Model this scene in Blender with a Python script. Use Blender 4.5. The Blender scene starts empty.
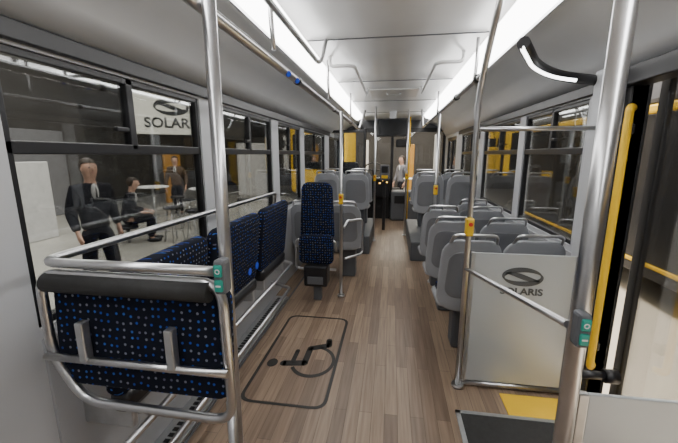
import bpy, bmesh, math, random
from mathutils import Vector, Matrix
random.seed(4)
S=bpy.context.scene
COL=S.collection
# ---------------------------------------------------------------- materials
def nodes(name):
    m=bpy.data.materials.new(name); m.use_nodes=True
    nt=m.node_tree; nt.nodes.clear()
    o=nt.nodes.new('ShaderNodeOutputMaterial')
    return m,nt,o
def N(nt,t,**k):
    n=nt.nodes.new(t)
    for a,b in k.items():
        setattr(n,a,b)
    return n
def c4(c): return (c[0],c[1],c[2],1)
def mat(name,col,rough=.5,metal=0,var=.08,scale=8,bump=0,emit=None,es=0,spec=.5):
    m,nt,o=nodes(name)
    p=N(nt,'ShaderNodeBsdfPrincipled'); p.inputs['Roughness'].default_value=rough
    p.inputs['Metallic'].default_value=metal
    p.inputs['Specular IOR Level'].default_value=spec
    tc=N(nt,'ShaderNodeTexCoord'); no=N(nt,'ShaderNodeTexNoise'); no.inputs['Scale'].default_value=scale; no.inputs['Detail'].default_value=3
    nt.links.new(tc.outputs['Object'],no.inputs['Vector'])
    r=N(nt,'ShaderNodeValToRGB')
    r.color_ramp.elements[0].position=.3; r.color_ramp.elements[1].position=.7
    r.color_ramp.elements[0].color=c4([x*(1-var) for x in col]); r.color_ramp.elements[1].color=c4([min(1,x*(1+var)) for x in col])
    nt.links.new(no.outputs['Fac'],r.inputs['Fac']); nt.links.new(r.outputs['Color'],p.inputs['Base Color'])
    if bump:
        n2=N(nt,'ShaderNodeTexNoise'); n2.inputs['Scale'].default_value=scale*25
        nt.links.new(tc.outputs['Object'],n2.inputs['Vector'])
        b=N(nt,'ShaderNodeBump'); b.inputs['Strength'].default_value=bump; b.inputs['Distance'].default_value=.002
        nt.links.new(n2.outputs['Fac'],b.inputs['Height']); nt.links.new(b.outputs['Normal'],p.inputs['Normal'])
    if emit:
        p.inputs['Emission Color'].default_value=c4(emit); p.inputs['Emission Strength'].default_value=es
    nt.links.new(p.outputs['BSDF'],o.inputs['Surface'])
    return m
def emis(name,col,s):
    m,nt,o=nodes(name); e=N(nt,'ShaderNodeEmission'); e.inputs['Color'].default_value=c4(col); e.inputs['Strength'].default_value=s
    nt.links.new(e.outputs[0],o.inputs['Surface']); return m
def glass(name,tint,gl=.1,rough=.02):
    m,nt,o=nodes(name)
    t=N(nt,'ShaderNodeBsdfTransparent'); t.inputs['Color'].default_value=c4(tint)
    g=N(nt,'ShaderNodeBsdfGlossy'); g.inputs['Roughness'].default_value=rough
    fr=N(nt,'ShaderNodeFresnel'); fr.inputs['IOR'].default_value=1.4
    ma=N(nt,'ShaderNodeMath',operation='MULTIPLY_ADD'); ma.inputs[1].default_value=.65; ma.inputs[2].default_value=gl; ma.use_clamp=True
    nt.links.new(fr.outputs[0],ma.inputs[0])
    mx=N(nt,'ShaderNodeMixShader'); nt.links.new(ma.outputs[0],mx.inputs['Fac']); nt.links.new(t.outputs[0],mx.inputs[1]); nt.links.new(g.outputs[0],mx.inputs[2])
    nt.links.new(mx.outputs[0],o.inputs['Surface']); return m
def woodmat():
    m,nt,o=nodes('wood_planks')
    p=N(nt,'ShaderNodeBsdfPrincipled'); p.inputs['Roughness'].default_value=.38
    tc=N(nt,'ShaderNodeTexCoord'); mp=N(nt,'ShaderNodeMapping'); mp.inputs['Rotation'].default_value=(0,0,math.pi/2)
    nt.links.new(tc.outputs['Object'],mp.inputs['Vector'])
    b=N(nt,'ShaderNodeTexBrick'); b.offset=.37; b.inputs['Scale'].default_value=1
    b.inputs['Brick Width'].default_value=.75; b.inputs['Row Height'].default_value=.075
    b.inputs['Mortar Size'].default_value=.0012; b.inputs['Bias'].default_value=0
    b.inputs['Color1'].default_value=(.18,.125,.09,1); b.inputs['Color2'].default_value=(.31,.225,.158,1); b.inputs['Mortar'].default_value=(.09,.06,.04,1)
    nt.links.new(mp.outputs[0],b.inputs['Vector'])
    m2=N(nt,'ShaderNodeMapping'); m2.inputs['Scale'].default_value=(60,2.5,1); nt.links.new(tc.outputs['Object'],m2.inputs['Vector'])
    n=N(nt,'ShaderNodeTexNoise'); n.inputs['Scale'].default_value=1; n.inputs['Detail'].default_value=6; nt.links.new(m2.outputs[0],n.inputs['Vector'])
    r=N(nt,'ShaderNodeValToRGB'); r.color_ramp.elements[0].position=.3; r.color_ramp.elements[1].position=.72
    r.color_ramp.elements[0].color=(.68,.66,.64,1); r.color_ramp.elements[1].color=(1.1,1.1,1.1,1)
    nt.links.new(n.outputs['Fac'],r.inputs['Fac'])
    mx=N(nt,'ShaderNodeMix',data_type='RGBA',blend_type='MULTIPLY'); mx.inputs[0].default_value=1
    nt.links.new(b.outputs['Color'],mx.inputs[6]); nt.links.new(r.outputs['Color'],mx.inputs[7])
    nt.links.new(mx.outputs[2],p.inputs['Base Color']); nt.links.new(p.outputs[0],o.inputs['Surface']); return m
def fabricmat():
    m,nt,o=nodes('seat_fabric')
    p=N(nt,'ShaderNodeBsdfPrincipled'); p.inputs['Roughness'].default_value=.9; p.inputs['Specular IOR Level'].default_value=.15
    tc=N(nt,'ShaderNodeTexCoord')
    v=N(nt,'ShaderNodeTexVoronoi'); v.voronoi_dimensions='2D'; v.inputs['Scale'].default_value=40; v.inputs['Randomness'].default_value=.35
    nt.links.new(tc.outputs['UV'],v.inputs['Vector'])
    r=N(nt,'ShaderNodeValToRGB'); r.color_ramp.interpolation='CONSTANT'
    r.color_ramp.elements[0].color=(1,1,1,1); r.color_ramp.elements[1].position=.17; r.color_ramp.elements[1].color=(0,0,0,1)
    nt.links.new(v.outputs['Distance'],r.inputs['Fac'])
    sp=N(nt,'ShaderNodeSeparateColor'); nt.links.new(v.outputs['Color'],sp.inputs[0])
    r2=N(nt,'ShaderNodeValToRGB'); r2.color_ramp.interpolation='CONSTANT'
    e=r2.color_ramp.elements; e[0].color=(.02,.06,.34,1); e[1].position=.35; e[1].color=(.16,.17,.22,1)
    x=e.new(.65); x.color=(.03,.10,.40,1); x=e.new(.9); x.color=(.10,.10,.16,1)
    nt.links.new(sp.outputs[0],r2.inputs['Fac'])
    mx=N(nt,'ShaderNodeMix',data_type='RGBA'); mx.inputs[6].default_value=(.007,.009,.017,1)
    nt.links.new(r.outputs['Color'],mx.inputs[0]); nt.links.new(r2.outputs['Color'],mx.inputs[7])
    nt.links.new(mx.outputs[2],p.inputs['Base Color']); nt.links.new(p.outputs[0],o.inputs['Surface']); return m
WOOD=woodmat(); FAB=fabricmat()
STEEL=mat('brushed_steel',(.58,.58,.59),.28,1,.05,20)
ALU=mat('aluminium',(.55,.56,.57),.35,.9,.06,30)
WALL=mat('wall_plastic',(.34,.345,.36),.5,0,.03,4)
WALLD=mat('wall_dark_plastic',(.10,.105,.115),.55,0,.05,4)
PILL=mat('pillar_grey',(.46,.47,.49),.45,0,.02,3)
CEIL=mat('ceiling_white',(.60,.60,.60),.3,0,.03,5)
COVE=mat('cove_grey',(.44,.45,.46),.35,0,.03,4)
BLK=mat('black_plastic',(.012,.012,.014),.35,0,.1,10)
RUB=mat('black_rubber',(.02,.02,.02),.7,0,.2,40,.4)
SHELL=mat('seat_shell_grey',(.32,.33,.35),.25,0,.03,6)
SHELL2=mat('seat_panel_grey',(.19,.195,.21),.35,0,.04,6)
YEL=mat('yellow_paint',(.80,.50,.02),.4,0,.04,6)
GRN=mat('green_button',(.02,.33,.26),.4); RED=mat('red_button',(.6,.03,.02),.4)
BLUE=mat('blue_plastic',(.02,.08,.7),.4)
FROST=mat('frosted_panel',(.48,.51,.53),.3,.2,.02,3)
LOGO=mat('logo_grey',(.09,.095,.10),.5)
MARK=mat('marking_black',(.02,.018,.016),.5)
LED=emis('led_strip',(1,.99,.97),12)
LEDB=emis('led_lamp',(1,1,1),8)
SCR=mat('screen_black',(.008,.009,.01),.12)
GL=glass('window_glass',(.78,.80,.80),.015); GLD=glass('dark_glass',(.8,.82,.84),.03); GLC=glass('clear_glass',(.93,.94,.94),.01)
SKIN=mat('skin',(.5,.3,.22),.5); SUIT=mat('dark_suit',(.010,.010,.014),.8,spec=.1); HAIR=mat('hair',(.03,.018,.01),.6); SHIRT=mat('shirt_white',(.6,.6,.6),.7); LIP=mat('lips',(.35,.12,.1),.5)
WHT=mat('white_paint',(.7,.7,.7),.5)
BEIGE=mat('beige_floor',(.66,.58,.46),.45,0,.05,2)
HALL=mat('hall_dark',(.045,.042,.04),.8,0,.3,.8)
HCEIL=mat('hall_ceiling_dark',(.02,.02,.022),.8)
# ---------------------------------------------------------------- builders
def fillet(pts,rad,closed=False,n=6):
    pts=[Vector(p) for p in pts]; out=[]; L=len(pts)
    for i,p in enumerate(pts):
        if not closed and (i==0 or i==L-1): out.append(p); continue
        a=pts[i-1]; b=pts[(i+1)%L]; d1=(a-p); d2=(b-p)
        r=min(rad,d1.length*.49,d2.length*.49)
        if r<1e-4: out.append(p); continue
        s=p+d1.normalized()*r; e=p+d2.normalized()*r
        for k in range(n+1):
            t=k/n; out.append(s*(1-t)**2+p*2*t*(1-t)+e*t*t)
    return out
class B:
    def __init__(s): s.bm=bmesh.new()
    def box(s,x0,x1,y0,y1,z0,z1,bev=0):
        t=bmesh.new(); r=bmesh.ops.create_cube(t,size=1)
        for v in t.verts: v.co=Vector(((x0+x1)/2+v.co.x*(x1-x0),(y0+y1)/2+v.co.y*(y1-y0),(z0+z1)/2+v.co.z*(z1-z0)))
        if bev: bmesh.ops.bevel(t,geom=t.edges[:],offset=bev,segments=2,affect='EDGES',profile=.5)
        s.join(t); return s
    def join(s,t):
        me=bpy.data.meshes.new('t'); t.to_mesh(me); t.free(); s.bm.from_mesh(me); bpy.data.meshes.remove(me)
    def tube(s,pts,r,fil=0,closed=False,seg=12,n=6):
        if fil: P=fillet(pts,fil,closed,n)
        else: P=[Vector(p) for p in pts]
        L=len(P); rings=[]; up=None
        for i in range(L):
            if closed: d=(P[(i+1)%L]-P[i-1])
            else: d=P[min(i+1,L-1)]-P[max(i-1,0)]
            d.normalize()
            if up is None:
                up=Vector((0,0,1)) if abs(d.z)<.9 else Vector((1,0,0))
            up=(up-d*up.dot(d)).normalized(); sd=d.cross(up)
            rings.append([s.bm.verts.new(P[i]+(up*math.cos(2*math.pi*k/seg)+sd*math.sin(2*math.pi*k/seg))*r) for k in range(seg)])
        for i in range(L if closed else L-1):
            a=rings[i]; b=rings[(i+1)%L]
            for k in range(seg):
                f=s.bm.faces.new((a[k],a[(k+1)%seg],b[(k+1)%seg],b[k])); f.smooth=True
        if not closed:
            s.bm.faces.new(rings[0][::-1]); s.bm.faces.new(rings[-1])
        return s
    def disc(s,c,ax,r,h,seg=24):
        c=Vector(c); a=Vector(ax).normalized(); return s.tube([c-a*h/2,c+a*h/2],r,seg=seg)
    def pillow(s,w,h,d,cr=.06,er=.02,top=1.0,fn=None,origin=(0,0,0),puff=.25):
        # rounded plate in XZ, thickness along Y, bottom at z=0; top = width factor at top
        def outline(ins):
            pts=[]; ww=w/2-ins; c=max(cr-ins,.003)
            for (cx,cz,a0) in ((ww-c,h-ins-c,0),(-ww+c,h-ins-c,90),(-ww+c,ins+c,180),(ww-c,ins+c,270)):
                for k in range(7):
                    a=math.radians(a0+90*k/6); pts.append((cx+c*math.cos(a),cz+c*math.sin(a)))
            out=[]
            for i in range(len(pts)):
                p=pts[i]; q=pts[(i+1)%len(pts)]; out.append(p)
                if i%7==6:
                    for k in range(1,6): out.append((p[0]+(q[0]-p[0])*k/6,p[1]+(q[1]-p[1])*k/6))
            return out
        layers=[]
        for k in range(4): a=math.radians(90*k/3); layers.append((er*(1-math.sin(a)),-d/2+er*(1-math.cos(a)),1))
        for k in range(4): a=math.radians(90*k/3); layers.append((er*(1-math.cos(a)),d/2-er*(1-math.sin(a)),1))
        pf=er*puff
        layers=[(er,-d/2-pf,.15),(er,-d/2-pf*.9,.5),(er,-d/2-pf*.5,.85)]+layers+[(er,d/2+pf*.5,.85),(er,d/2+pf*.9,.5),(er,d/2+pf,.15)]
        O=Vector(origin); rings=[]; uvs={}
        for ins,y,sc in layers:
            ring=[]
            for (x,z) in outline(ins):
                x*=sc; z=(z-h/2)*sc+h/2
                t=z/h; v=Vector((x*(1+(top-1)*t),y,z))
                uv=(v.x+y,z)
                if fn: v=fn(v)
                nv=s.bm.verts.new(v+O); uvs[nv]=uv
                ring.append(nv)
            rings.append(ring)
        nf=[]
        for i in range(len(rings)-1):
            a=rings[i]; b=rings[i+1]
            for k in range(len(a)):
                f=s.bm.faces.new((a[k],a[(k+1)%len(a)],b[(k+1)%len(a)],b[k])); f.smooth=True; nf.append(f)
        for r,fl in ((rings[0],1),(rings[-1],0)):
            f=s.bm.faces.new(r[::-1] if fl else r); f.smooth=True; nf.append(f)
        L=s.bm.loops.layers.uv.verify()
        for f in nf:
            for lp in f.loops: lp[L].uv=uvs[lp.vert]
        return s
    def xf(s,M): bmesh.ops.transform(s.bm,matrix=M,verts=s.bm.verts[:]); return s
    def obj(s,name,m,loc=(0,0,0),parent=None,label=None,smooth=False):
        bmesh.ops.recalc_face_normals(s.bm,faces=s.bm.faces[:])
        l=Vector(loc)
        bmesh.ops.translate(s.bm,vec=-l,verts=s.bm.verts[:])
        me=bpy.data.meshes.new(name); s.bm.to_mesh(me); s.bm.free()
        me.materials.append(m); o=bpy.data.objects.new(name,me); COL.objects.link(o)
        if parent is None: o.location=l
        else: o.parent=parent
        if label: o['label']=label
        return o
def thing(name,loc,label,cat,group=None):
    e=bpy.data.objects.new(name,None); e.empty_display_size=.05; e.location=loc; COL.objects.link(e)
    e['label']=label; e['category']=cat
    if group: e['group']=group
    return e
def single(b,name,m,loc,label,cat,group=None):
    o=b.obj(name,m,loc); o['label']=label; o['category']=cat
    if group:o['group']=group
    return o
def struct(b,name,m,label=None,loc=(0,0,0)):
    o=b.obj(name,m,loc); o['kind']='structure'
    if label:o['label']=label
    return o
def P(th,b,name,m,label=None,parent=None):   # world-built part
    loc=th.matrix_basis.translation
    if parent is None: return b.obj(name,m,loc,th,label)
    return b.obj(name,m,loc,parent,label)
def dup(root,loc,rot=None,label=None):
    def cp(o,par):
        n=o.copy(); COL.objects.link(n)
        if par: n.parent=par
        for c in [x for x in bpy.data.objects if x.parent==o and x!=n]: cp(c,n)
        return n
    n=cp(root,None); n.location=loc
    if rot is not None: n.rotation_euler=(0,0,rot)
    if label: n['label']=label
    return n
def text(s,size,mat_,loc,rot,parent,name='lettering',ext=.001,sx=1.0,off=0):
    cu=bpy.data.curves.new('t','FONT'); cu.body=s; cu.size=size; cu.extrude=ext; cu.offset=off; cu.align_x='CENTER'; cu.align_y='CENTER'
    o=bpy.data.objects.new('t',cu); COL.objects.link(o)
    dg=bpy.context.evaluated_depsgraph_get(); me=bpy.data.meshes.new_from_object(o.evaluated_get(dg)); bpy.data.objects.remove(o)
    me.transform(Matrix.Diagonal((sx,1,1,1))); me.transform(rot.to_4x4()); me.transform(Matrix.Translation(Vector(loc)-parent.matrix_basis.translation))
    me.materials.clear(); me.materials.append(mat_)
    r=bpy.data.objects.new(name,me); r.parent=parent; COL.objects.link(r); return r
def face_negY(): return Matrix.Rotation(math.pi/2,3,'X')       # text seen from -Y
def ribbon(b,pts,w,th,plane):
    n=len(pts); A=[];
    for i in range(n):
        p=Vector(pts[i]); d=Vector(pts[min(i+1,n-1)])-Vector(pts[max(i-1,0)]); d.normalize(); nn=Vector((-d.y,d.x))
        ww=w if not callable(w) else w(i/(n-1))
        A.append([b.bm.verts.new(plane(*(p+nn*ww/2),h)) for h in (0,th)]+[b.bm.verts.new(plane(*(p-nn*ww/2),h)) for h in (th,0)])
    for i in range(n-1):
        for k in range(4): b.bm.faces.new((A[i][k],A[i][(k+1)%4],A[i+1][(k+1)%4],A[i+1][k]))
    b.bm.faces.new(A[0]); b.bm.faces.new(A[-1][::-1])
def disk2(b,c,r,th,plane,n=24):
    T=[b.bm.verts.new(plane(c[0]+r*math.cos(2*math.pi*k/n),c[1]+r*math.sin(2*math.pi*k/n),th)) for k in range(n)]
    b.bm.faces.new(T)
def stroke(b,pts,w,th,plane):  # polyline with round joints
    for i in range(len(pts)-1): ribbon(b,[pts[i],pts[i+1]],w,th,plane)
    for p in pts: disk2(b,p,w/2,th,plane,20)
arcp=lambda a0,a1,rx,rz,cx=0,cz=0:[(cx+rx*math.cos(math.radians(a0+(a1-a0)*k/24)),cz+rz*math.sin(math.radians(a0+(a1-a0)*k/24))) for k in range(25)]
def emblem(b,k,plane,th):
    tw=lambda w:(lambda t:w*k*(.35+.9*math.sin(math.pi*t)))
    ribbon(b,[(x*k,z*k) for x,z in arcp(20,200,.115,.047)],tw(.026),th,plane)
    ribbon(b,[(x*k,z*k) for x,z in arcp(200,380,.115,.047)],tw(.026),th,plane)
    ribbon(b,[(x*k,z*k) for x,z in [(-.1+.2*i/24,.022*math.cos(math.pi*i/24)) for i in range(25)]],tw(.026),th,plane)
# ---------------------------------------------------------------- shell
W=1.2; YB=-1.6; YF=8.3
struct(B().box(-W,W,YB,YF,-.06,0),'floor',WOOD,'grey-brown wood plank vinyl bus floor')
def wall(name,sx,openings):
    b=B(); x0,x1=sorted((sx*W,sx*(W+.07)))
    y=YB
    for (a,c,lo,hi) in openings:
        b.box(x0,x1,y,a,0,1.95)
        if lo>0: b.box(x0,x1,a,c,0,lo)
        b.box(x0,x1,a,c,hi,1.95); y=c
    b.box(x0,x1,y,YF,0,1.95)
    return struct(b,name,PILL,'light grey moulded bus side wall')
LW=[(.93,2.08),(2.36,3.4),(3.6,4.5),(4.7,6.2),(6.6,7.9)]
RW=[(2.43,3.46),(3.6,4.9),(5.1,6.4)]
wall('wall_left',-1,[(a,c,.9,1.84) for a,c in LW])
wall('wall_right',1,[(-1.0,2.03,0,1.91)]+[(a,c,.9,1.84) for a,c in RW]+[(6.9,8.0,0,1.85)])
struct(B().box(-W-.07,W+.07,YB-.07,YB,0,2.3),'wall_rear',PILL)
b=B(); b.box(-W,W,YF,YF+.06,0,.6); b.box(-W,W,YF,YF+.06,2.1,2.3); b.box(-W-.07,-W,YF,YF+.06,0,2.3); b.box(W,W+.07,YF,YF+.06,0,2.3)
struct(b,'wall_front',WALLD)
struct(B().box(-W,-W+.012,.93,6.5,.02,.86),'trim_1',WALL,'grey plastic lining below the windows')
struct(B().box(W-.012,W,2.3,6.5,.02,.86),'trim_2',WALL,'grey plastic lining below the windows')
wn=0
def window(side,y0,y1,z0=.9,z1=1.84,vent=True):
    global wn; wn+=1
    xi=side*(W+.01); xo=side*(W+.05); x0,x1=sorted((xi,xo))
    f=B(); t=.028
    f.box(x0,x1,y0,y1,z0,z0+t,.004); f.box(x0,x1,y0,y1,z1-t,z1,.004); f.box(x0,x1,y0,y0+t,z0,z1,.004); f.box(x0,x1,y1-t,y1,z0,z1,.004)
    if vent:
        f.box(x0,x1,y0,y1,1.5,1.545,.004); f.box(x0,x1,(y0+y1)/2-.02,(y0+y1)/2+.02,1.52,z1,.004)
    o=f.obj('window_%d'%wn,BLK,((x0+x1)/2,(y0+y1)/2,z0)); o['kind']='structure'; o['label']='black framed bus side window with vent panes'
    xm=(x0+x1)/2
    B().box(xm-.003,xm+.003,y0+.01,y1-.01,z0+.01,z1-.01).obj('window_pane',GL,o.location,o)
    if vent:
        hb=B(); hb.box(*sorted((side*(W-.01),side*(W+.012))),(y0+y1)/2-.12,(y0+y1)/2-.05,1.6,1.62,.004)
        hb.obj('latch',BLK,o.location,o)
for a,c in LW: window(-1,a,c,vent=(a<6))
for a,c in RW: window(1,a,c)
o=B().box(-W,-W+.06,YF,YF+.04,.6,2.1).box(W-.06,W,YF,YF+.04,.6,2.1).box(-W,W,YF,YF+.04,2.0,2.1).box(-W,W,YF,YF+.04,.6,.65).box(-.03,.03,YF,YF+.04,.6,2.1).obj('window_20',BLK,(0,YF,.6)); o['kind']='structure'; o['label']='wide bus windscreen with black frame'
B().box(-W+.04,W-.04,YF+.015,YF+.022,.63,2.08).obj('window_pane',GLC,o.location,o)
struct(B().box(-W+.0,-W+.025,YB,6.6,1.85,1.915,.006),'trim_3',BLK,'black trim strip above the windows')
struct(B().box(W-.025,W,2.1,6.6,1.85,1.915,.006),'trim_4',BLK,'black trim strip above the windows')
struct(B().box(W-.05,W+.06,YB,2.06,1.84,1.93,.006),'trim_5',BLK,'black rubber door header')
def profile(pts,y0,y1,name,m,label,kind=True,fil=.1):
    P_=fillet([(x,0,z) for x,z in pts],fil); bm=bmesh.new(); A=[bm.verts.new((p.x,y0,p.z)) for p in P_]; C=[bm.verts.new((p.x,y1,p.z)) for p in P_]
    for i in range(len(P_)-1):
        f=bm.faces.new((A[i],A[i+1],C[i+1],C[i])); f.smooth=True
    me=bpy.data.meshes.new(name); bm.to_mesh(me); bm.free(); me.materials.append(m); o=bpy.data.objects.new(name,me); COL.objects.link(o)
    so=o.modifiers.new('s','SOLIDIFY'); so.thickness=.01; so.offset=0
    o['label']=label
    if kind:o['kind']='structure'
    return o
profile([(-.63,2.28),(.63,2.28)],YB,YF,'ceiling',CEIL,'pale grey bus ceiling panel',fil=0)
for sx,n in ((-1,6),(1,7)):
    profile([(sx*.755,2.215),(sx*.85,2.20),(sx*1.08,2.1),(sx*1.2,1.91)],YB,YF,'trim_%d'%n,COVE,'curved grey ceiling cove')
    struct(B().tube([(sx*.985,YB,2.142),(sx*.985,7.2,2.142)],.005,seg=6),'trim_%d'%(n+2),BLK)
b=B()
for y in (1.1,2.5,3.9,5.3,6.7): b.box(-.6,.6,y,y+.008,2.268,2.274)
struct(b,'trim_10',WALLD,'thin seams between ceiling panels')
h=thing('roof_hatch',(0,4.6,2.262),'grey roof ventilation hatch set into the ceiling','hatch')
P(h,B().box(-.3,.3,4.35,4.95,2.255,2.274,.006),'hatch_cover',CEIL); P(h,B().tube([(-.08,4.5,2.25),(-.08,4.5,2.22),(.08,4.5,2.22),(.08,4.5,2.25)],.008,.03),'handle',ALU)
for sx in (-1,1):
    l=thing('light_strip',(sx*.69,3,2.24),'long bright white LED light strip along the ceiling','ceiling light','ceiling light strips')
    b=B(); bm=b.bm
    pr=fillet([(sx*.61,0,2.272),(sx*.63,0,2.225),(sx*.735,0,2.185),(sx*.755,0,2.215)],.03)
    A=[bm.verts.new((p.x,YB+.1,p.z)) for p in pr]; C=[bm.verts.new((p.x,7.3,p.z)) for p in pr]
    for i in range(len(pr)-1): bm.faces.new((A[i],A[i+1],C[i+1],C[i]))
    P(l,b,'diffuser',LED)
    P(l,B().box(*sorted((sx*.757,sx*.77)),YB+.1,7.3,2.195,2.22,.004),'housing',ALU)
# ---------------------------------------------------------------- floor marking
mk_=thing('wheelchair_floor_marking',(-.63,2.33,0),'black outlined wheelchair symbol printed on wood floor','floor marking')
b=B(); rr=fillet([(-.91,1.75,.002),(-.35,1.75,.002),(-.35,2.92,.002),(-.91,2.92,.002)],.09,True)
inn=fillet([(-.888,1.772,.002),(-.372,1.772,.002),(-.372,2.898,.002),(-.888,2.898,.002)],.075,True)
A=[b.bm.verts.new(p) for p in rr]; C=[b.bm.verts.new(p) for p in inn]
for i in range(len(A)): b.bm.faces.new((A[i],A[(i+1)%len(A)],C[(i+1)%len(A)],C[i]))
P(mk_,b,'outline',MARK)
def pl(q,p,hh): return Vector((-.40-p*.45,2.17+q*.60,.0015+hh))
b=B()
stroke(b,[(0,.76),(.04,.42),(.36,.42),(.47,.12),(.58,.14)],.105,.001,pl)
stroke(b,[(.02,.62),(.28,.62)],.075,.0012,pl)
ribbon(b,[(.10+.30*math.cos(math.radians(a)),.30+.34*math.sin(math.radians(a))) for a in range(122,352,6)],.055,.001,pl)
P(mk_,b,'wheelchair_figure',MARK)
b=B(); disk2(b,(-.01,.94),.085,.001,pl); P(mk_,b,'figure_head',MARK)
t=thing('floor_track',(-1.13,1.2,0),'perforated aluminium anchoring track on the floor along the wall','floor track')
P(t,B().box(-1.19,-1.05,.9,3.3,0,.018,.004),'track_body',ALU)
b=B()
for i in range(58): b.box(-1.145,-1.095,.94+i*.04,.963+i*.04,.017,.021)
P(t,b,'slots',BLK)['kind']='stuff'
struct(B().box(-1.045,-1.03,.9,6.4,0,.006),'trim_11',WALLD)
# ---------------------------------------------------------------- rails & poles
Yx=(0,1,0);Zx=(0,0,1);Xx=(1,0,0)
def rail(pts,label,r=.0165,fil=.12,joints=(),name='grab_rail',group='grab rails',m=None):
    th=thing(name,pts[0],label,'handrail',group)
    P(th,B().tube(pts,r,fil),'tube',m or STEEL)
    for p,ax in joints: P(th,B().disc(p,ax,.024,.045,16),'clamp',BLK)
    return th
hr=rail([(-.57,-.6,1.93),(-.57,6.1,1.93),(-.50,6.4,2.27)],'long steel ceiling handrail with blue stickers and black clamps',r=.021,joints=[((-.57,y,1.93),Yx) for y in (.7,2.1,3.43,4.8)])
for y in (1.85,2.02): P(hr,B().disc((-.55,y,1.915),(1,-.6,-.5),.015,.008,16),'round_sticker',BLUE)
rail([(-.47,.4,2.27),(-.47,.5,2.06),(-.47,2.3,2.06),(-.47,2.5,2.27)],'short steel handrail bent up to ceiling',r=.013)
rail([(.5,2.16,1.95),(.5,6.1,1.95),(.5,6.4,2.27)],'long steel ceiling handrail with black clamps',joints=[((.5,y,1.95),Yx) for y in (2.3,3.0,4.06,5.4)])
for sx in (-1,1):
    for y in ((1.6,3.0,4.6) if sx<0 else (2.6,4.6)):
        rail([(sx*.54,y,1.962),(sx*.55,y,2.1),(sx*.55,y,2.27)],'short steel bracket holding handrail to ceiling',r=.011,fil=.04,name='rail_bracket',group='rail brackets')
    rail([(sx*.52,2.92,2.275),(sx*.52,2.92,2.2),(sx*.32,2.92,2.2),(sx*.32,4.3,2.2),(sx*.32,4.3,2.275)],'white bent tube fixed below the ceiling',r=.014,fil=.08,name='ceiling_tube',group='ceiling tubes',m=WHT)
def pole(x,y,z1,label,box=None,r=.0165,z0=0,top=None):
    th=thing('grab_pole',(x,y,z0),label,'pole','grab poles')
    pts=[(x,y,z0),(x,y,z1)]+(top or [])
    P(th,B().tube(pts,r,.12),'tube',STEEL)
    if z0==0: P(th,B().disc((x,y,.01),Zx,.038,.02),'floor_flange',STEEL)
    if box:
        zb=box; o=P(th,B().box(x-.022,x+.022,y-.035,y+.025,zb,zb+.11,.010),'stop_button_box',YEL)
        P(th,B().disc((x,y-.037,zb+.075),Yx,.012,.01),'button',RED,parent=o)
    return th
pole(-.525,1.0,2.26,'steel grab pole beside folding seats',r=.02,z0=0)
pole(.47,2.1,1.83,'steel grab pole with yellow stop button at the partition',box=1.02,top=[(.475,1.95,2.08),(.48,1.80,2.27)])
pole(-.5,3.43,1.91,'steel grab pole with yellow stop button near tip-up seat',box=1.0)
pole(.5,4.0,1.93,'steel grab pole beside the grey seats',box=1.05)
pole(-.28,5.9,2.27,'steel grab pole near the driver area',box=1.05)
pole(.27,6.4,2.27,'steel grab pole near the front door',box=1.05)
def tealbox(th,x,y,z):
    o=P(th,B().box(x-.017,x+.017,y-.03,y+.015,z,z+.10,.010),'button_box',WALLD)
    for i,zz in enumerate((z+.054,z+.012)):
        P(th,B().box(x-.012,x+.012,y-.034,y-.029,zz,zz+.034,.004),'button',GRN,parent=o)
    P(th,B().tube([(x+.006*math.cos(k*math.pi/6),y-.035,z+.070+.006*math.sin(k*math.pi/6)) for k in range(12)],.0016,closed=True,seg=5),'pictogram',WHT,parent=o)
    P(th,B().box(x-.007,x+.007,y-.0365,y-.034,z+.027,z+.031),'pictogram',WHT,parent=o)
th=thing('grab_pole',(.545,1.0,0),'thick steel door pole with green button box','pole','grab poles')
P(th,B().tube([(.545,1.0,0),(.545,1.0,2.26)],.025,seg=20),'tube',STEEL)
tealbox(th,.527,.965,.98)
P(th,B().tube([(.545,1.0,.865),(.66,1.0,.865)],.012),'arm',BLK); P(th,B().tube([(.63,1.0,.865),(.665,1.0,.865)],.02),'end_cap',BLK)
rail([(.47,2.08,.815),(.475,2.02,.825),(.525,1.02,1.01)],'slanted steel rail between partition pole and door pole',r=.012,fil=.05)
rail([(.49,2.1,1.64),(1.09,2.1,1.64)],'horizontal steel rail above the partition panel',r=.013,fil=0)
# ---------------------------------------------------------------- partition panel
pt=thing('partition_panel',(.78,2.12,0),'frosted grey partition panel with dark emblem and lettering','partition')
P(pt,B().box(.515,1.085,2.105,2.118,.05,.915,.004),'frosted_sheet',FROST)
P(pt,B().tube([(.49,2.11,.03),(1.09,2.11,.03)],.016),'frame',STEEL)
P(pt,B().box(.497,.517,2.1,2.123,.05,.915),'edge_profile',ALU)
text('SOLARIS',.058,LOGO,(.800,2.101,.680),face_negY(),pt,sx=1.12,off=.0018)
def pe(x,z,hh): return Vector((.80+x,2.103-hh,.775+z))
b=B(); emblem(b,.95,pe,.002)
P(pt,b,'emblem',LOGO)
np_=thing('partition_panel',(.87,1.0,0),'plain frosted silver partition panel beside the door pole','partition')
P(np_,B().box(.60,1.19,1.0,1.013,.05,.80,.004),'frosted_sheet',FROST); P(np_,B().box(.572,.60,.995,1.018,.05,.80,.003),'edge_profile',ALU)
struct(B().box(1.09,1.19,2.08,2.2,0,1.95,.02),'trim_12',PILL,'light grey vertical post beside the doorway')
struct(B().box(1.19,1.29,2.03,2.08,-.02,2.0,.01),'trim_13',BLK,'black rubber door post')
yd=thing('door_edge_bar',(1.165,1.96,.25),'yellow painted vertical bar on the door edge','door bar')
P(yd,B().tube([(1.19,2.0,.30),(1.155,1.96,.30),(1.155,1.96,1.73),(1.19,2.0,1.73)],.019,.04),'bar',YEL)
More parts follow.
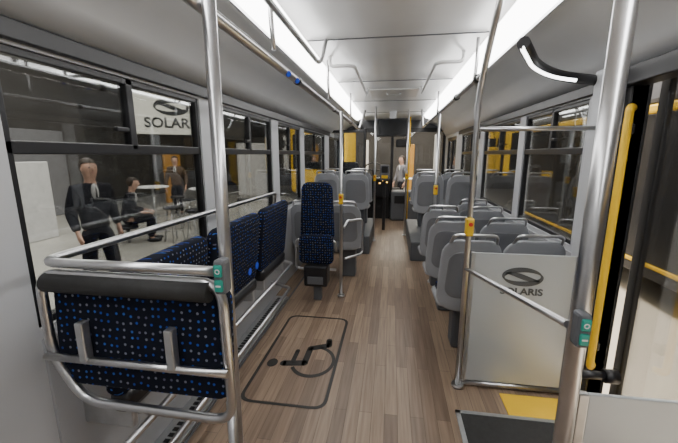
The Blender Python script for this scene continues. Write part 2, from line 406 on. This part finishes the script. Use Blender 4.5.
for z in (.4,1.6): P(yd,B().box(1.15,1.20,1.97,2.03,z,z+.05,.006),'mount',BLK)
d2=B().box(1.33,1.36,.95,1.0,.0,1.98,.008).box(1.33,1.36,1.98,2.05,.0,1.98,.008).box(1.33,1.36,.95,2.05,.0,.08,.008).box(1.33,1.36,.95,2.05,1.90,1.98,.008)
o=d2.obj('door_2',BLK,(1.345,1.5,0)); o['kind']='structure'; o['label']='black framed glass bus door leaf standing open'
B().box(1.342,1.348,.98,2.0,.05,1.93).obj('door_pane',GLC,o.location,o)
lp=thing('curved_lamp',(.9,2.2,1.93),'curved black lamp arm with white light line above doorway','lamp')
cv=fillet([(.56,1.74,1.985),(.72,2.03,1.955),(.88,2.16,1.925),(1.18,2.20,1.89)],.18,n=8)
P(lp,B().tube(cv,.028,seg=10),'housing',BLK)
lv=[]
for i,p in enumerate(cv[:-1]):
    d=(cv[min(i+1,len(cv)-1)]-cv[max(i-1,0)]).normalized(); sd=Vector((0,0,1)).cross(d).normalized()   # points to aisle/up-left side
    toc=Vector((-.45,-.75,-.5)).normalized(); toc=(toc-d*toc.dot(d)).normalized()
    lv.append(p+toc*.024)
P(lp,B().tube(lv,.010,seg=8),'light_line',LEDB)
dm=thing('door_mat',(.7,1.5,0),'black rubber floor mat in a metal frame by the door','mat')
P(dm,B().box(.44,.97,1.05,1.84,.001,.01),'mat_surface',RUB); P(dm,B().box(.415,.44,1.05,1.865,.001,.012).box(.415,.985,1.84,1.865,.001,.012).box(.97,.985,1.05,1.865,.001,.012),'frame',ALU)
single(B().box(.72,1.2,1.87,2.06,.001,.006).box(.99,1.2,1.05,1.88,.001,.006),'floor_stripe',YEL,(.9,1.97,0),'yellow safety band on floor at doorway','floor marking')
# ---------------------------------------------------------------- folding bench
def tipseat(y0,y1,st=False):
    th=thing('folding_seat',(-1.1,(y0+y1)/2,.5),'dark blue dotted fabric tip-up seat facing the aisle','seat','folding bench seats')
    w=y1-y0-.04; ym=(y0+y1)/2; R=Matrix.Rotation(math.radians(90),4,'Z')
    P(th,B().pillow(w,.50,.06,.06,.022).xf(Matrix.Translation((-1.0,ym,.60))@R@Matrix.Rotation(math.radians(6),4,'X')),'backrest',FAB)
    P(th,B().pillow(w-.06,.10,.09,.035,.03).xf(Matrix.Translation((-1.0,ym,.52))@R),'seat_hinge',BLK)
    for a in (y0+.08,y1-.11): P(th,B().box(-1.19,-.97,a,a+.03,.44,.54,.008),'bracket',ALU)
    if st:
        for y in (y1-.05,y1-.18): P(th,B().disc((-.955,y,.70),Xx,.026,.006),'round_sticker',BLUE)
for a,c,q in ((.95,1.62,0),(1.64,2.33,1),(2.35,3.02,0)): tipseat(a,c,q)
rail([(-.48,.86,1.175),(-1.06,.86,1.175),(-1.06,3.05,1.15),(-1.12,3.1,.9)],'steel rail wrapping above the folding seat backs',fil=.06,r=.015)
rail([(-.96,.95,.42),(-.96,3.2,.42),(-1.15,3.3,.42)],'steel tube beneath the folding seats',fil=.05,r=.015)
rail([(-.93,.95,.24),(-.93,3.0,.24),(-1.15,3.1,.24)],'steel tube beneath the folding seats',fil=.05,r=.015)
ep=thing('padded_end_screen',(-.76,.86,0),'dark dotted fabric padded screen with steel loop frame','seat screen')
P(ep,B().pillow(.60,.36,.045,.045,.015,puff=.1).xf(Matrix.Translation((-.765,.88,.755))@Matrix.Rotation(math.radians(-4),4,'X')),'padded_panel',FAB)
P(ep,B().tube([(-1.04,.85,1.115),(-.5,.85,1.115)],.030,seg=16),'top_roll',RUB)
P(ep,B().tube([(-.47,.86,1.14),(-1.075,.86,1.14),(-1.075,.86,.86),(-.98,.86,.70),(-.46,.86,.69)],.015,.07,closed=True),'loop_tube',STEEL)
P(ep,B().tube([(-1.07,.835,.87),(-.455,.835,.87)],.012),'cross_tube',STEEL)
for x in (-.935,-.64): P(ep,B().box(x,x+.025,.82,.85,.87,1.0,.004),'bracket',ALU)
tealbox(ep,-.455,.85,1.12)
P(ep,B().tube([(-.47,.87,.75),(-.47,.87,0)],.015),'support_tube',STEEL)
# ---------------------------------------------------------------- passenger seat model
def bend(v):
    t=v.z/.6
    return Vector((v.x,v.y-.10*t*t-.02*t+.9*v.x*v.x,v.z))
def make_seat(loc,label):
    th=thing('bus_seat',(0,0,0),label,'seat','grey passenger seats')
    P(th,B().pillow(.425,.56,.035,.12,.016,.92,bend,origin=(0,-.2,.38)),'seat_shell',SHELL)
    P(th,B().pillow(.33,.36,.014,.08,.006,.9,lambda v:bend(v+Vector((0,0,.11)))-Vector((0,0,.11)),origin=(0,-.218,.49)),'back_panel',SHELL2)
    P(th,B().pillow(.36,.46,.04,.08,.018,.9,lambda v:bend(v)+Vector((0,-.01,0)),origin=(0,-.155,.44)),'backrest',FAB)
    P(th,B().pillow(.41,.40,.06,.07,.025).xf(Matrix.Translation((0,.20,.40))@Matrix.Rotation(math.radians(86),4,'X')),'seat_pan',SHELL)
    P(th,B().pillow(.36,.36,.05,.06,.02).xf(Matrix.Translation((0,.20,.445))@Matrix.Rotation(math.radians(86),4,'X')),'seat_cushion',FAB)
    P(th,B().box(-.06,.12,-.06,.10,.0,.38,.02),'pedestal',WALLD)
    P(th,B().tube([(-.15,-.27,.90),(-.135,-.335,.98),(.135,-.335,.98),(.15,-.27,.90)],.011,.04),'handle',STEEL)
    th.location=loc
    return th
s0=make_seat((.56,2.62,0),'grey plastic bus seat with dark fabric beside the partition')
for loc in ((.975,2.66,0),(.54,3.28,0),(.97,3.28,0),(.54,3.92,0),(.97,3.92,0),(.97,4.5,0)): dup(s0,loc,label='grey plastic bus seat with steel top handle by the windows')
for y in (5.2,5.95):
    for x in (.53,.97): dup(s0,(x,y,.28),label='grey plastic bus seat on a raised platform')
for loc in ((-.97,4.1,0),(-.53,4.1,0),(-.97,4.75,0)): dup(s0,loc,label='grey plastic bus seat opposite along the windows')
for y in (5.4,6.1):
    for x in (-.53,-.97): dup(s0,(x,y,.28),label='grey plastic bus seat on a raised platform across the aisle')
struct(B().box(.30,1.19,4.8,6.6,0,.28,.015),'trim_14',WALLD,'raised dark grey seat platform')
struct(B().box(-1.19,-.30,5.05,6.6,0,.28,.015),'trim_15',WALLD,'raised dark grey seat platform')
ts=thing('tip_up_seat',(-.73,3.35,0),'folded dark dotted fabric tip-up seat with black base','seat')
P(ts,B().pillow(.36,.60,.07,.08,.025,.86).xf(Matrix.Translation((-.73,3.34,.63))),'backrest',FAB)
P(ts,B().pillow(.35,.30,.08,.05,.025).xf(Matrix.Translation((-.73,3.27,.41))),'seat_cushion',FAB)
P(ts,B().box(-.85,-.61,3.20,3.38,.18,.40,.02),'base_mechanism',BLK)
P(ts,B().box(-.81,-.65,3.19,3.21,.21,.29,.006),'base_cover',WALLD)
P(ts,B().tube([(-.55,3.41,.5),(-.56,3.41,.62),(-.98,3.41,.62),(-.98,3.41,.3),(-.55,3.41,.3)],.014,.05),'frame',STEEL)
P(ts,B().box(-.77,-.69,3.29,3.36,0,.20,.008),'foot',WALLD)
rail([(-.475,3.47,.75),(-.45,3.6,.8),(-.42,3.6,.8),(-.30,3.72,.8),(-.30,3.72,.4),(-.47,3.5,.4)],'steel side rail next to the tip-up seat',r=.013,fil=.06)
# ---------------------------------------------------------------- front: monitor, cab
mo=thing('ceiling_monitor',(0,6.5,1.75),'black flat screen hanging from the ceiling','monitor')
P(mo,B().box(-.30,.28,6.5,6.56,1.82,2.14,.01),'casing',BLK); P(mo,B().box(-.28,.26,6.492,6.502,1.84,2.12),'screen',SCR); P(mo,B().box(-.06,.06,6.52,6.55,2.13,2.275),'mount',ALU)
cp=thing('cab_partition',(-.8,6.95,0),'dark driver cab partition with glass upper half','partition')
P(cp,B().box(-1.19,-.52,6.9,6.95,0,1.0,.01),'lower_panel',WALLD); P(cp,B().box(-1.15,-.56,6.92,6.93,1.0,1.92),'glass_panel',GLD)
P(cp,B().box(-.56,-.51,6.88,6.97,0,2.0,.01).box(-1.19,-.52,6.9,6.95,1.92,1.97,.005),'frame',BLK)
ds=thing('driver_seat',(-.85,7.25,0),'black driver seat behind the partition','seat')
P(ds,B().pillow(.48,.75,.1,.1,.03,.75).xf(Matrix.Translation((-.85,7.12,.6))),'backrest',BLK); P(ds,B().pillow(.48,.42,.1,.08,.03).xf(Matrix.Translation((-.85,7.58,.55))@Matrix.Rotation(math.radians(90),4,'X')),'seat_cushion',BLK); P(ds,B().box(-1.0,-.7,7.2,7.5,0,.5,.02),'pedestal',BLK)
AMB=emis('amber_light',(1,.6,.1),4)
db=thing('dashboard',(-.5,8.05,0),'dark dashboard with small lights below the windscreen','dashboard')
P(db,B().box(-1.15,-.02,7.95,8.28,.5,.98,.05).box(-1.15,-.02,8.1,8.28,0,.5),'console',BLK)
for x,z in ((-.2,.9),(-.12,.86),(-.28,.84)): P(db,B().box(x,x+.04,7.94,7.955,z,z+.025),'indicator_light',AMB)
sw=thing('steering_wheel',(-.4,7.75,1.05),'black bus steering wheel in front of the dashboard','steering wheel')
P(sw,B().tube([(-.40+.22*math.cos(k*math.pi/16),7.75+.15*math.sin(k*math.pi/16),1.16+.15*math.sin(k*math.pi/16)) for k in range(32)],.016,closed=True,seg=8),'rim',BLK)
P(sw,B().tube([(-.40,7.75,1.16),(-.40,7.93,.98)],.03).tube([(-.6,7.75,1.16),(-.2,7.75,1.16)],.014),'column',BLK)
tm=thing('ticket_machine',(-.1,6.9,0),'dark ticket machine with yellow panel on a stand','ticket machine')
P(tm,B().box(-.22,-.04,6.75,6.93,1.0,1.3,.02),'machine_body',WALLD); P(tm,B().box(-.19,-.07,6.745,6.755,1.15,1.27,.004),'screen',SCR); P(tm,B().box(-.16,-.10,6.8,6.88,0,1.01,.01),'stand',BLK); P(tm,B().box(-.19,-.07,6.74,6.755,1.04,1.10,.004),'slot_panel',YEL)
hs=thing('front_console',(.25,7.95,0),'low dark console with vents beside the dashboard','console')
P(hs,B().box(.0,.75,7.85,8.25,0,.68,.04),'console_body',WALLD); P(hs,B().box(.08,.32,7.84,7.856,.4,.58,.005),'vent_panel',BLK); P(hs,B().box(.42,.62,7.84,7.856,.45,.55,.005),'label_plate',YEL)
fm=thing('interior_mirror',(.25,8.1,1.75),'black interior mirror hanging from windscreen header','mirror')
P(fm,B().pillow(.34,.18,.04,.04,.012,origin=(.25,8.1,1.66)),'mirror_shell',BLK); P(fm,B().tube([(.25,8.12,1.82),(.25,8.2,1.95),(.25,8.29,2.05)],.01,.03),'arm',BLK)
th=thing('grab_pole',(.36,7.55,0),'yellow painted grab pole near the front door','pole'); P(th,B().tube([(.36,7.55,0),(.36,7.55,2.27)],.014),'tube',YEL)
d=B(); x0,x1=W+.01,W+.05
d.box(x0,x1,6.92,6.98,.03,1.84,.005).box(x0,x1,7.42,7.48,.03,1.84,.005).box(x0,x1,7.92,7.98,.03,1.84,.005).box(x0,x1,6.92,7.98,.03,.1,.005).box(x0,x1,6.92,7.98,1.78,1.84,.005)
o=d.obj('door_1',BLK,(W+.03,7.45,0)); o['kind']='structure'; o['label']='black framed glass front door'
B().box(W+.027,W+.033,6.95,7.95,.05,1.82).obj('door_pane',GL,o.location,o)
# ---------------------------------------------------------------- exhibition hall outside
FZ=-.35
struct(B().box(-16,W,-6,20,FZ-.05,FZ),'hall_floor',mat('hall_floor_grey',(.34,.33,.30),.35,0,.1,1),'pale exhibition hall floor')
struct(B().box(W,14,-6,9,FZ-.05,FZ),'hall_floor',BEIGE,'beige exhibition hall floor')
struct(B().box(W,14,9,20,FZ-.05,FZ),'hall_floor',mat('hall_floor_dark',(.15,.14,.13),.3,0,.1,1),'dark exhibition hall floor')
struct(B().box(-11,-10.9,-6,20,FZ,6),'wall_hall_left',HALL); struct(B().box(12,12.1,-6,20,FZ,6),'wall_hall_right',HALL)
struct(B().box(-11,12,19.9,20,FZ,6),'wall_hall_front',HALL); struct(B().box(-11,12,-6.1,-6,FZ,6),'wall_hall_rear',HALL)
struct(B().box(-11,12,-6,20,6,6.1),'ceiling_hall',HCEIL)
LH=emis('hall_lamp_glow',(1,.93,.8),30)
lamps=[(-4,3,5),(-6.5,6,3.6),(-8,9,3.9),(-5,10,3.4),(-7,1.5,4),(-3.5,12,4.0),(1,11,3.6),(-1.5,18,4.0),(4.5,6,4.6),(7.5,10,3.6),(5,2,4.6),(8,14,3.6),(3,12,3.6),(-9,5,3.2),(-8.5,13,3.4),(-.6,16,2.6),(.7,15.5,2.7),(0.2,13,3.0)]
for x,y,z in lamps:
    th=thing('hall_spotlight',(x,y,z),'round bright hall spotlight hanging from the ceiling','spotlight','hall spotlights')
    rr_=.12 if y>14 else .17
    P(th,B().disc((x,y,z+.1),Zx,rr_+.03,.2,20),'lamp_housing',BLK); P(th,B().disc((x,y,z-.01),Zx,rr_,.02,20),'bulb',LH); P(th,B().tube([(x,y,z+.2),(x,y,6)],.015,seg=6),'rod',BLK)
def dwall(x0,x1,y0,y1,h,m,lab): single(B().box(x0,x1,y0,y1,FZ,h,.02),'display_wall',m,((x0+x1)/2,(y0+y1)/2,FZ),lab,'display wall')
WARM=mat('warm_panel',(.22,.15,.09),.6); ORG=mat('orange_panel',(.45,.22,.03),.6); GRYP=mat('grey_panel',(.12,.12,.13),.6); LGP=mat('light_grey_panel',(.4,.4,.4),.6)
dwall(-7.6,-7.5,2.5,6.6,1.35,LGP,'long pale exhibition display wall on hall floor')
dwall(-10.2,-10.1,7.5,9.5,2.2,GRYP,'tall grey exhibition display wall')
dwall(-8.6,-8.5,12,13,1.6,ORG,'orange exhibition display wall')
dwall(-7.0,-5.2,15,15.1,2.0,WHT,'wide white exhibition display wall')
dwall(8,8.1,6,10,2.4,WHT,'white exhibition display wall beside parked bus')
dwall(4.5,7.5,13.4,13.5,2.4,WARM,'wood coloured exhibition display wall near bus')
dwall(-1.2,-1.0,15,15.08,2.1,WHT,'narrow white exhibition banner wall'); dwall(.65,.9,14.5,14.58,1.9,ORG,'slim orange exhibition banner wall')
dwall(1.5,1.7,13,13.06,2.2,LGP,'slim grey exhibition banner wall')
sg=thing('hanging_sign',(-4.8,7.0,2.4),'pale hanging sign board with dark emblem and lettering','sign')
SC=Vector((-4.75,7.1,2.36)); Rz=Matrix.Rotation(math.radians(34),4,'Z')
def atsign(b): return b.xf(Matrix.Translation(SC)@Rz)
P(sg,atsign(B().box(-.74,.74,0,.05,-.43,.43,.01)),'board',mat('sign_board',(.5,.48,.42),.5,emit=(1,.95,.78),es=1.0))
text('SOLARIS',.29,BLK,SC+Vector((0,0,-.20))+Rz.to_3x3()@Vector((0,-.01,0)),Rz.to_3x3()@Matrix.Rotation(math.pi/2,3,'X'),sg,off=.008)
b=B(); emblem(b,2.8,lambda x,z,hh:Vector((x,-.006-hh,.14+z)),.004); P(sg,atsign(b),'emblem',BLK)
for x in (-.6,.6): P(sg,atsign(B().tube([(x,.03,.43),(x,.03,3.6)],.01,seg=6)),'suspension_wire',BLK)
def stool(x,y):
    th=thing('bar_stool',(x,y,FZ),'dark round bar stool with metal footring','stool','bar stools'); z=FZ
    P(th,B().disc((x,y,z+.74),Zx,.18,.05),'seat',BLK)
    for k in range(4):
        a=k*math.pi/2+.4; P(th,B().tube([(x+.1*math.cos(a),y+.1*math.sin(a),z+.72),(x+.2*math.cos(a),y+.2*math.sin(a),z)],.014,seg=8),'leg',ALU)
    P(th,B().tube([(x+.17*math.cos(k*math.pi/10),y+.17*math.sin(k*math.pi/10),z+.25) for k in range(20)],.01,closed=True,seg=6),'foot_ring',ALU)
def table(x,y):
    th=thing('bar_table',(x,y,FZ),'round white high table on a steel column','table','bar tables'); z=FZ
    P(th,B().disc((x,y,z+1.08),Zx,.36,.03,32),'table_top',WHT); P(th,B().tube([(x,y,z),(x,y,z+1.07)],.03),'column',ALU); P(th,B().disc((x,y,z+.012),Zx,.25,.025,32),'base',ALU)
for p in ((-4.6,6.6),(-3.9,6.3),(-3.6,8.0),(-5.6,8.3),(-3.2,9.2),(-5.0,7.9),(.1,11.5)): stool(*p)
for p in ((-4.2,7.3),(-5.7,7.5),(.75,11.3)): table(*p)
yb=thing('parked_bus',(3.2,4,FZ),'yellow bus with large dark glazing parked alongside','bus')
P(yb,B().box(3.2,5.6,-3,9,.10,.15,.01).box(3.2,5.6,-3,9,2.0,2.12,.03),'body',YEL); P(yb,B().box(3.2,5.6,-3,9,2.12,2.6,.06),'roof',GRYP)
P(yb,B().box(3.22,5.1,-2.95,8.95,.15,2.0,.01),'window_band',mat('dark_bus_glass',(.03,.03,.032),.18,spec=.25)); P(yb,B().box(3.19,5.2,-3,9,-.02,.10,.01),'black_skirt',BLK)
for y in (-1.5,0.2,1.9,3.6,5.3,7.0): P(yb,B().box(3.2,3.225,y-.04,y+.04,.15,2.0,.004),'window_pillar',WALLD)
for y in (-1,6.5): P(yb,B().tube([(3.25,y,.08),(3.5,y,.08)],.43,seg=32),'wheel',RUB)
fb=thing('parked_bus',(-3.2,16,FZ),'yellow bus seen head-on in the exhibition hall','bus')
P(fb,B().box(-4.2,-1.8,14,17.5,-.1,2.9,.15),'body',YEL); P(fb,B().box(-4.05,-1.95,13.96,14.02,.9,2.3,.05),'windscreen',SCR); P(fb,B().box(-3.8,-2.2,13.95,14.02,2.42,2.7,.02),'destination_display',BLK)
HL=emis('headlight',(1,.95,.85),8)
for x in (-3.9,-2.3): P(fb,B().box(x,x+.25,13.96,14.02,.2,.4,.03),'headlight',HL); P(fb,B().disc((x+.1,14.8,.12),Xx,.46,.3,28),'wheel',RUB)
# ---------------------------------------------------------------- people
def mk(name,bm,m,th):
    me=bpy.data.meshes.new(name); bmesh.ops.recalc_face_normals(bm,faces=bm.faces[:]); bm.to_mesh(me); bm.free(); me.materials.append(m)
    for p in me.polygons: p.use_smooth=True
    o=bpy.data.objects.new(name,me); o.parent=th; COL.objects.link(o); return o
def ell(c,r,seg=20,rng=14):
    bm=bmesh.new(); bmesh.ops.create_uvsphere(bm,u_segments=seg,v_segments=rng,radius=1)
    for v in bm.verts: v.co=Vector((v.co.x*r[0],v.co.y*r[1],v.co.z*r[2]))+Vector(c)
    return bm
def skin(name,V,E,m,th,sub=2,root=0):
    me=bpy.data.meshes.new(name); me.from_pydata([v[:3] for v in V],E,[]); o=bpy.data.objects.new(name,me); COL.objects.link(o)
    md=o.modifiers.new('sk','SKIN'); md.use_smooth_shade=True
    for i,v in enumerate(V):
        r=v[3]; me.skin_vertices[0].data[i].radius=(r,v[4] if len(v)>4 else r)
    for i in range(len(V)): me.skin_vertices[0].data[i].use_root=(i==root)
    sb=o.modifiers.new('ss','SUBSURF'); sb.levels=sub; sb.render_levels=sub
    dg=bpy.context.evaluated_depsgraph_get(); nm=bpy.data.meshes.new_from_object(o.evaluated_get(dg)); bpy.data.objects.remove(o)
    nm.materials.clear(); nm.materials.append(m)
    for p in nm.polygons: p.use_smooth=True
    r=bpy.data.objects.new(name,nm); r.parent=th; COL.objects.link(r); return r
def person(loc,rot,label,sit=False,jacket=SUIT,pants=SUIT,lean=0):
    th=thing('person',(0,0,0),label,'person')
    dz=-.42 if sit else 0
    def T(x,y,z,*r): return (x,y+lean*max(0,z-.95),z+dz)+r
    V=[T(0,0,.95,.10,.07),T(0,0,1.15,.09,.06),T(0,0,1.34,.11,.07),T(0,0,1.48,.065),T(0,.005,1.55,.06),T(0,.02,1.61,.085,.095),T(0,.015,1.69,.102,.112),T(0,.0,1.755,.08,.09)]
    E=[(0,1),(1,2),(2,3),(3,4),(4,5),(5,6),(6,7)]
    J=[T(0,0,1.16,.17,.13),T(0,0,1.0,.175,.135),T(0,-.005,.86,.185,.14),T(0,0,1.36,.19,.135),T(0,0,1.50,.09,.085)]; JE=[(0,1),(1,2),(0,3),(3,4)]
    K=[T(0,0,.98,.16,.12),T(0,0,.90,.15,.12)]; KE=[(0,1)]
    for s in (-1,1):
        i=len(V)
        if sit: el=T(s*.26,.06,1.12);wr=T(s*.18,.3,1.08);pa=T(s*.16,.38,1.07)
        else: el=T(s*.27,-.03+.05*s,1.13);wr=T(s*.27,.08+.05*s,.90);pa=T(s*.265,.11+.05*s,.81)
        V+=[T(s*.17,0,1.41,.05),el+(.035,),wr+(.026,),pa+(.042,.022)]; E+=[(2,i),(i,i+1),(i+1,i+2),(i+2,i+3)]
        d=(Vector(pa)-Vector(wr)).normalized(); side=Vector((0,1,0)) if not sit else Vector((s,0,0)); inw=Vector((-s,0,0)) if not sit else Vector((0,0,-1))
        for k,(off,L) in enumerate(((-.032,.06),(-.011,.072),(.010,.078),(.031,.07))):
            a=Vector(pa)+side*off+d*.035; m1=a+d*L*.55+inw*.008; m2=m1+d*L*.45+inw*.022; j=len(V)
            V+=[tuple(a)+(.010,),tuple(m1)+(.009,),tuple(m2)+(.008,)]; E+=[(i+3,j),(j,j+1),(j+1,j+2)]
        j=len(V); a=Vector(pa)+side*.044-d*.015; V+=[tuple(a)+(.012,),tuple(a+side*.022+d*.035)+(.010,)]; E+=[(i+3,j),(j,j+1)]
        q=len(J); J+=[T(s*.185,0,1.42,.085),el+(.07,),tuple(Vector(wr)*.95+Vector(el)*.05)+(.048,)]; JE+=[(3,q),(q,q+1),(q+1,q+2)]
        i=len(V)
        if sit: L=[(s*.09,.03,.93+dz),(s*.13,.45,.94+dz),(s*.13,.44,.10),(s*.13,.56,.05)]
        else: L=[(s*.095,0,.9),(s*.1,.05-.08*s,.5),(s*.1,-.02-.18*s,.09),(s*.1,.10-.18*s,.04)]
        V+=[L[0]+(.06,),L[1]+(.045,),L[2]+(.035,),L[3]+(.03,.02)]; E+=[(0,i),(i,i+1),(i+1,i+2),(i+2,i+3)]
        q=len(K); K+=[L[0]+(.115,),L[1]+(.09,),tuple(L[2])+(.07,)]; KE+=[(1,q),(q,q+1),(q+1,q+2)]
        mk('shoe',ell((L[2][0],L[2][1]+.06,.048),(.05,.15,.05)),BLK,th)
    skin('body',V,E,SKIN,th,2); skin('jacket',J,JE,jacket,th,2); skin('trousers',K,KE,pants,th,2)
    hc=Vector(T(0,.015,1.675))
    bm=ell(hc+Vector((0,-.022,.022)),(.097,.112,.115))
    bmesh.ops.delete(bm,geom=[v for v in bm.verts if ((v.co.y-hc.y)>.03 and (v.co.z-hc.z)<.065) or ((v.co.z-hc.z)<-.05)],context='VERTS')
    mk('hair',bm,HAIR,th)
    mk('nose',ell(hc+Vector((0,.098,-.012)),(.013,.022,.026),10,8),SKIN,th)
    for s in (-1,1):
        mk('eye',ell(hc+Vector((s*.032,.083,.015)),(.013,.012,.008),10,8),BLK,th); mk('ear',ell(hc+Vector((s*.085,.0,-.005)),(.010,.018,.032),10,8),SKIN,th)
    mk('mouth',ell(hc+Vector((0,.085,-.052)),(.024,.012,.006),10,8),LIP,th)
    mk('shirt_front',ell(T(0,.085,1.38),(.045,.045,.11),14,10),SHIRT,th)
    mk('necktie',ell(T(0,.118,1.36),(.014,.02,.09),10,10),BLK,th)
    th.location=loc; th.rotation_euler=(0,0,rot); return th
person((-3.8,3.85,FZ),math.radians(-110),'man in a dark suit and white shirt walking past the bus')
person((-5.5,6.35,FZ),math.radians(-60),'person in dark clothing sitting on a stool',sit=True,lean=.25)
st=thing('low_stool',(-5.5,6.35,FZ),'low dark round stool under the seated person','stool'); P(st,B().disc((-5.5,6.35,FZ+.34),Zx,.2,.06),'seat',BLK); P(st,B().tube([(-5.5,6.35,FZ),(-5.5,6.35,FZ+.33)],.04),'column',ALU)
person((-6.6,9.8,FZ),math.radians(200),'person in brown coat standing among the tables',jacket=mat('brown_coat',(.08,.05,.03),.8))
person((6.5,11.0,FZ),math.radians(180),'person in a dark jacket standing in the hall',jacket=SUIT)
person((.35,12.3,FZ),math.radians(120),'visitor in grey jacket standing ahead of the bus',jacket=mat('grey_jacket',(.15,.15,.17),.8))
# ---------------------------------------------------------------- lights
def area(loc,rot,sx,sy,e,col=(1,1,1)):
    l=bpy.data.lights.new('hall_light','AREA'); l.shape='RECTANGLE'; l.size=sx; l.size_y=sy; l.energy=e; l.color=col
    o=bpy.data.objects.new('hall_light',l); o.location=loc; o.rotation_euler=rot; COL.objects.link(o)
area((-5.2,5.6,5.8),(0,0,0),5,8,1200,(1,.95,.88)); area((2.2,1.5,5.8),(0,0,0),1.6,6,1400,(1,.95,.88)); area((0,11,5.8),(0,0,0),5,3,800,(1,.9,.75)); area((0,16,5.8),(0,0,0),5,2,800,(1,.9,.75)); area((7,9,5.8),(0,0,0),3,5,800,(1,.95,.85))
w=bpy.data.worlds.new('w'); S.world=w; w.use_nodes=True; w.node_tree.nodes['Background'].inputs[0].default_value=(.5,.52,.55,1); w.node_tree.nodes['Background'].inputs[1].default_value=.05
# ---------------------------------------------------------------- camera
cam=bpy.data.cameras.new('camera'); cam.lens=18.16; cam.sensor_width=36; cam.clip_start=.02
co=bpy.data.objects.new('camera',cam); co.location=(0,0,1.5); COL.objects.link(co)
co.rotation_euler=Vector((-.1476,.9701,-.1925)).to_track_quat('-Z','Y').to_euler()
S.camera=co
